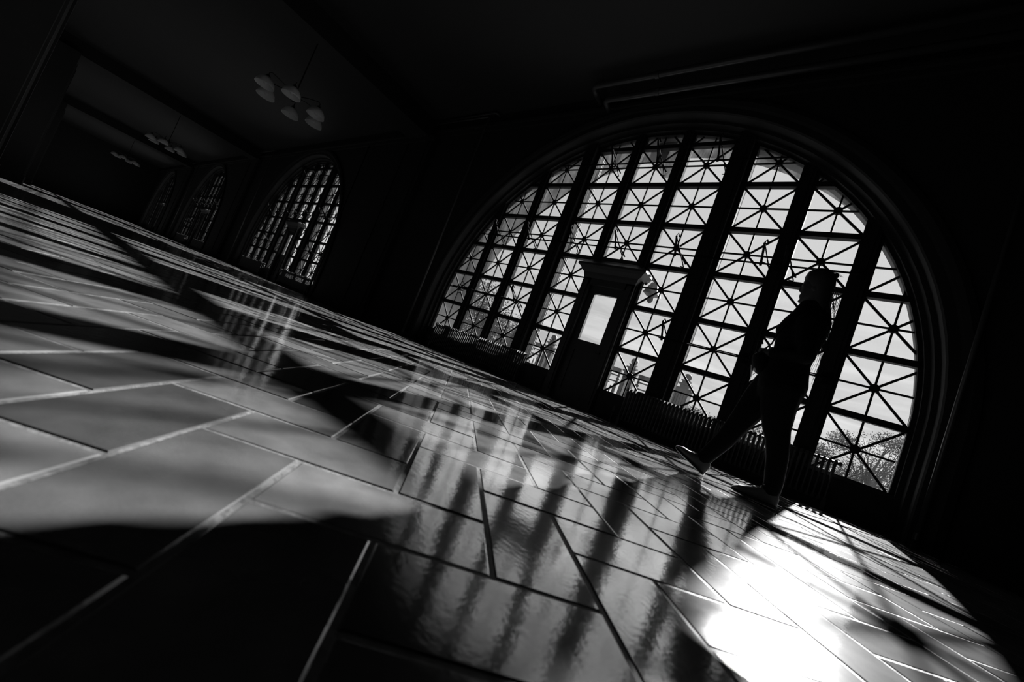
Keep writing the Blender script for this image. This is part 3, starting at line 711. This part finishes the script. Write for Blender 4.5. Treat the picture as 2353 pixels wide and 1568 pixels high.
# ---------------------------------------------------------------- the walking person
YP = -2.80
def S(x, z, y=YP):
    """profile point measured on the plane y=-2.698, moved to plane y"""
    k = (y - CAM.y) / (-2.698 - CAM.y); return Vector((CAM.x + (x - CAM.x) * k, y, CAM.z + (z - CAM.z) * k))
person = thing('person', 'long-haired person in dark jacket and trousers striding left past the big window', 'person', (2.85, YP, 0))
PB = Vector((-2.85, -YP, 0))
def place(o): o.location = PB; return o
def blob(bm, c, rx, ry, rz, n=14, m=9):
    rings = []
    for i in range(1, m):
        t = PI * i / m; rings.append([bm.verts.new((c[0] + rx * math.sin(t) * math.cos(2 * PI * k / n), c[1] + ry * math.sin(t) * math.sin(2 * PI * k / n), c[2] + rz * math.cos(t))) for k in range(n)])
    tp, bt = bm.verts.new((c[0], c[1], c[2] + rz)), bm.verts.new((c[0], c[1], c[2] - rz))
    for i in range(len(rings) - 1):
        for k in range(n): bm.faces.new((rings[i][k], rings[i][(k + 1) % n], rings[i + 1][(k + 1) % n], rings[i + 1][k]))
    for k in range(n): bm.faces.new((tp, rings[0][k], rings[0][(k + 1) % n])); bm.faces.new((bt, rings[-1][(k + 1) % n], rings[-1][k]))
def limb(bm, pts, rad, n=12):
    tube(bm, pts, rad, n)
    for p, r in zip(pts, rad): blob(bm, p, r, r, r, 10, 7)
def remesh(o, vs, sm=4):
    r = o.modifiers.new('remesh', 'REMESH'); r.mode = 'VOXEL'; r.voxel_size = vs; r.use_smooth_shade = True
    if sm: s = o.modifiers.new('smooth', 'SMOOTH'); s.iterations = sm; s.factor = .5
YL, YR = YP - .075, YP + .075            # her left side is nearer the camera
bm = NB()
# torso, neck, head as lofts; limbs as tapering chains
k_ = (YP - CAM.y) / (-2.698 - CAM.y)
def LR(z, x0, x1, yh, yc=YP): a0, a1 = S(x0, z, YP), S(x1, z, YP); return (a0.z, a0.x, a1.x, yc, yh)
loft(bm, [LR(.66, 2.78, 2.95, .11), LR(.74, 2.77, 2.985, .155), LR(.82, 2.78, 2.975, .15), LR(.92, 2.79, 2.965, .125), LR(1.02, 2.79, 2.975, .13), LR(1.14, 2.79, 2.98, .145), LR(1.22, 2.81, 2.975, .15), LR(1.27, 2.83, 2.96, .10), LR(1.30, 2.845, 2.945, .05)])
loft(bm, [LR(1.25, 2.85, 2.95, .05), LR(1.32, 2.85, 2.945, .048), LR(1.40, 2.855, 2.95, .048)])
loft(bm, [LR(1.338, 2.828, 2.86, .02), LR(1.347, 2.815, 2.90, .035), LR(1.37, 2.812, 2.935, .052), LR(1.40, 2.808, 2.955, .060), LR(1.44, 2.803, 2.965, .067), LR(1.48, 2.803, 2.965, .071), LR(1.52, 2.812, 2.955, .069), LR(1.55, 2.83, 2.94, .058), LR(1.57, 2.86, 2.915, .03)])
blob(bm, S(2.803, 1.427, YP), .010, .010, .012); tube(bm, [S(2.808, 1.465, YP), S(2.801, 1.43, YP)], [.007, .010], 8)       # nose
blob(bm, S(2.811, 1.388, YP), .007, .018, .006); blob(bm, S(2.813, 1.377, YP), .007, .016, .006)                                   # lips
blob(bm, S(2.822, 1.348, YP), .016, .018, .012)                                                                                      # chin
for s in (-1, 1): blob(bm, S(2.885, 1.43, YP) + Vector((0, s * .070, 0)), .017, .007, .027)                                          # ears
# legs
limb(bm, [S(2.89, .74, YL), S(2.895, .60, YL), S(2.925, .46, YL), S(2.95, .40, YL), S(2.975, .28, YL), S(2.996, .12, YL), S(2.998, .065, YL)], [.095, .082, .062, .054, .048, .034, .034])
limb(bm, [S(2.83, .74, YR), S(2.775, .62, YR), S(2.728, .47, YR), S(2.705, .40, YR), S(2.668, .29, YR), S(2.595, .135, YR), S(2.585, .09, YR)], [.095, .082, .062, .054, .048, .034, .034])
# arms: upper arm down, forearm bent forward, hands holding the bag
def hand(bm, w, d, side, upv):
    """w wrist, d direction; palm + 4 curled fingers + thumb"""
    d = d.normalized(); upv = (upv - d * upv.dot(d)).normalized(); sd = d.cross(upv).normalized()
    pc = w + d * .045
    limb(bm, [w, w + d * .03, w + d * .07], [.022, .027, .026], 10)
    for i in range(4):
        off = upv * (.027 - .018 * i); ln = (.036, .042, .039, .030)[i]
        p0 = w + d * .078 + off; p1 = p0 + d * ln; p2 = p1 + (d * .35 - sd * side * 1.0).normalized() * ln * .7; p3 = p2 + (-d * .5 - sd * side).normalized() * ln * .5
        limb(bm, [p0, p1, p2, p3], [.0095, .009, .0085, .0075], 8)
    t0 = w + d * .03 + upv * .024; t1 = t0 + (d * .6 + upv * .5 - sd * side * .5).normalized() * .034; t2 = t1 + (d * .8 - sd * side * .7).normalized() * .028
    limb(bm, [t0, t1, t2], [.012, .0105, .009], 8)
for y0, sd in ((YP - .15, -1), (YP + .15, 1)):
    sh, el, wr = S(2.90, 1.215, y0), S(2.945, .985, y0 + .02 * sd), S(2.775, .955, y0 - .07 * sd)
    limb(bm, [sh, sh.lerp(el, .5), el, el.lerp(wr, .5), wr], [.052, .044, .038, .034, .024])
    hand(bm, wr, S(2.70, .94, YP) - wr, sd, Vector((0, 0, 1)))
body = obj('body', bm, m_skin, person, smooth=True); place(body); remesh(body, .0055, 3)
for s in (-1, 1):
    bm = NB(); blob(bm, S(2.815, 1.452, YP) + Vector((0, s * .028, 0)), .010, .011, .010); place(obj('eye', bm, m_hair, person, smooth=True))
# jacket
bm = NB()
loft(bm, [LR(.69, 2.75, 2.99, .17), LR(.72, 2.74, 3.01, .175), LR(.78, 2.735, 3.015, .175), LR(.85, 2.75, 3.0, .165), LR(.925, 2.76, 2.99, .155), LR(.99, 2.762, 3.0, .155), LR(1.065, 2.755, 3.01, .16), LR(1.125, 2.738, 3.018, .17), LR(1.2, 2.768, 3.025, .17), LR(1.25, 2.795, 3.015, .14), LR(1.30, 2.812, 3.0, .095), LR(1.345, 2.828, 2.985, .075)], 28)
for y0, sd in ((YP - .155, -1), (YP + .155, 1)):
    sh, el, wr = S(2.90, 1.205, y0), S(2.945, .985, y0 + .02 * sd), S(2.785, .955, y0 - .07 * sd)
    limb(bm, [sh, sh.lerp(el, .5), el, el.lerp(wr, .55), wr], [.066, .058, .052, .048, .040])
jk = obj('jacket', bm, m_cloth, person, smooth=True); place(jk); remesh(jk, .008, 4)
# trousers
bm = NB()
loft(bm, [LR(.64, 2.76, 2.96, .15), LR(.70, 2.745, 2.978, .16), LR(.80, 2.76, 2.98, .15), LR(.86, 2.78, 2.97, .14)], 24)
limb(bm, [S(2.885, .72, YL), S(2.895, .60, YL), S(2.925, .46, YL), S(2.948, .40, YL), S(2.975, .29, YL), S(2.996, .14, YL), S(2.998, .095, YL)], [.115, .097, .075, .066, .060, .052, .050])
limb(bm, [S(2.83, .74, YR), S(2.78, .62, YR), S(2.732, .48, YR), S(2.705, .40, YR), S(2.668, .29, YR), S(2.60, .15, YR), S(2.588, .12, YR)], [.118, .102, .080, .070, .062, .052, .050])
tr = obj('trousers', bm, m_jean, person, smooth=True); place(tr); remesh(tr, .008, 4)
# shoes
def shoe(heel, toe_dir, ysh, L_=.245):
    d = toe_dir.normalized(); sd = Vector((0, 1, 0)); upd = sd.cross(d).normalized()
    if upd.z < 0: upd = -upd
    def ring(bm, t, w0, h0, h1, n=14):
        c_ = heel + d * (t * L_); out_ = []
        for k in range(n):
            a_ = 2 * PI * k / n; out_.append(bm.verts.new(c_ + sd * (w0 * math.cos(a_)) + upd * ((h0 + h1) / 2 + (h1 - h0) / 2 * math.sin(a_))))
        return out_
    root = None
    bm = NB(); R_ = [ring(bm, *q) for q in ((0, .018, .02, .06), (.04, .030, .012, .085), (.16, .036, .012, .118), (.30, .037, .012, .108), (.48, .040, .012, .084), (.68, .045, .012, .064), (.86, .041, .014, .054), (.96, .028, .018, .038), (1.0, .010, .022, .030))]
    for i in range(len(R_) - 1):
        for k in range(14): bm.faces.new((R_[i][k], R_[i][(k + 1) % 14], R_[i + 1][(k + 1) % 14], R_[i + 1][k]))
    bm.faces.new(R_[0]); bm.faces.new(R_[-1]); sh = place(obj('shoe', bm, m_shoe, person, smooth=True))
    bm = NB(); R_ = [ring(bm, *q) for q in ((-.01, .020, .004, .016), (.04, .034, 0, .020), (.3, .036, 0, .018), (.5, .038, 0, .018), (.7, .046, 0, .018), (.88, .041, .002, .020), (.98, .028, .006, .024), (1.01, .012, .010, .024))]
    for i in range(len(R_) - 1):
        for k in range(14): bm.faces.new((R_[i][k], R_[i][(k + 1) % 14], R_[i + 1][(k + 1) % 14], R_[i + 1][k]))
    bm.faces.new(R_[0]); bm.faces.new(R_[-1]); obj('sole', bm, m_sole, sh)
    bm = NB()
    for t, hh in ((.34, .104), (.42, .094), (.50, .083), (.58, .074)):
        c_ = heel + d * (t * L_) + upd * hh; tube(bm, [c_ - sd * .022 - upd * .006, c_ + upd * .004, c_ + sd * .022 - upd * .006], .0035, 6)
    c_ = heel + d * (.33 * L_) + upd * .112
    for s in (-1, 1): tube(bm, [c_, c_ + sd * .02 * s + upd * .015, c_ + sd * .035 * s + d * .01, c_], .003, 6)
    obj('lace', bm, m_lace, sh)
shoe(Vector((3.062 * 1.0 - .0, YL, .003)) + Vector((-.008, 0, 0)), Vector((-1, 0, .0)), YL)
hl = S(2.610, .0, YR); hl.z = .004
shoe(hl, Vector((-1, 0, .44)), YR)
# hair
bm = NB()
loft(bm, [LR(1.585, 2.865, 2.925, .03), LR(1.578, 2.835, 2.945, .055), LR(1.555, 2.812, 2.965, .074), LR(1.52, 2.803, 2.975, .082), LR(1.485, 2.81, 2.98, .084), LR(1.44, 2.835, 2.98, .083), LR(1.39, 2.855, 2.983, .080), LR(1.34, 2.87, 2.99, .080), LR(1.28, 2.89, 3.005, .090), LR(1.2, 2.915, 3.022, .095), LR(1.12, 2.94, 3.02, .085), LR(1.06, 2.96, 3.012, .06), LR(1.03, 2.975, 3.0, .03)], 24)
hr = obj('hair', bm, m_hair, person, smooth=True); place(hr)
rnd = random.Random(5); bm = NB()
for i in range(70):
    y0 = YP + rnd.uniform(-.08, .08); z0 = rnd.uniform(1.15, 1.5); x0 = 2.972 if z0 > 1.3 else 3.0
    p = S(x0, z0, y0); pts = [p]
    ln = rnd.uniform(.12, .34) * (1 if z0 < 1.4 else .6); w_ = rnd.uniform(.0, .055)
    for t in range(1, 6): pts.append(p + Vector((w_ * math.sin(t / 5 * 2.2) + rnd.uniform(-.006, .006), rnd.uniform(-.01, .01), -ln * t / 5)))
    tube(bm, pts, [.0016, .0015, .0014, .0012, .001, .0007], 4, cap=False)
for i in range(16):
    y0 = YP + rnd.uniform(-.05, .05); p = S(rnd.uniform(2.83, 2.93), 1.575, y0)
    tube(bm, [p, p + Vector((.03, 0, .010)), p + Vector((.07, 0, .004)), p + Vector((.10, 0, -.02))], .0009, 4, cap=False)
obj('stray_strands', bm, m_hair, hr)
bm = NB(); blob(bm, S(2.965, 1.56, YP), .014, .03, .014, 10, 7); tube(bm, [S(2.95, 1.56, YP - .02), S(2.978, 1.553, YP - .02)], .008, 6); obj('hair_clip', bm, m_bag, hr)
# bag and strap
bag = thing('shoulder_bag', 'small dark bag held at the waist of the walking person', 'bag', S(2.705, .80, YP))
bl = bag.location.copy()
def bl_(o): o.location = -bl; return o
bm = NB(); loft(bm, [LR(.785, 2.735, 2.75, .03), LR(.80, 2.70, 2.775, .07), LR(.84, 2.676, 2.79, .085), LR(.88, 2.662, 2.79, .085), LR(.905, 2.66, 2.78, .08), LR(.93, 2.675, 2.76, .06)], 20)
bl_(obj('bag_body', bm, m_bag, bag, smooth=True))
bm = NB(); tube(bm, [S(2.69, .93, YP - .09), S(2.745, 1.02, YP - .13), S(2.757, 1.09, YP - .15), S(2.80, 1.20, YP - .14), S(2.88, 1.275, YP - .07)], .005, 6); bl_(obj('bag_strap', bm, m_bag, bag))
bm = NB(); tube(bm, [S(2.672, .84, YP - .02), S(2.69, .76, YP - .02), S(2.705, .79, YP)], .004, 6); blob(bm, S(2.70, .815, YP - .05), .012, .006, .012, 8, 6); bl_(obj('bag_charm', bm, m_lace, bag))
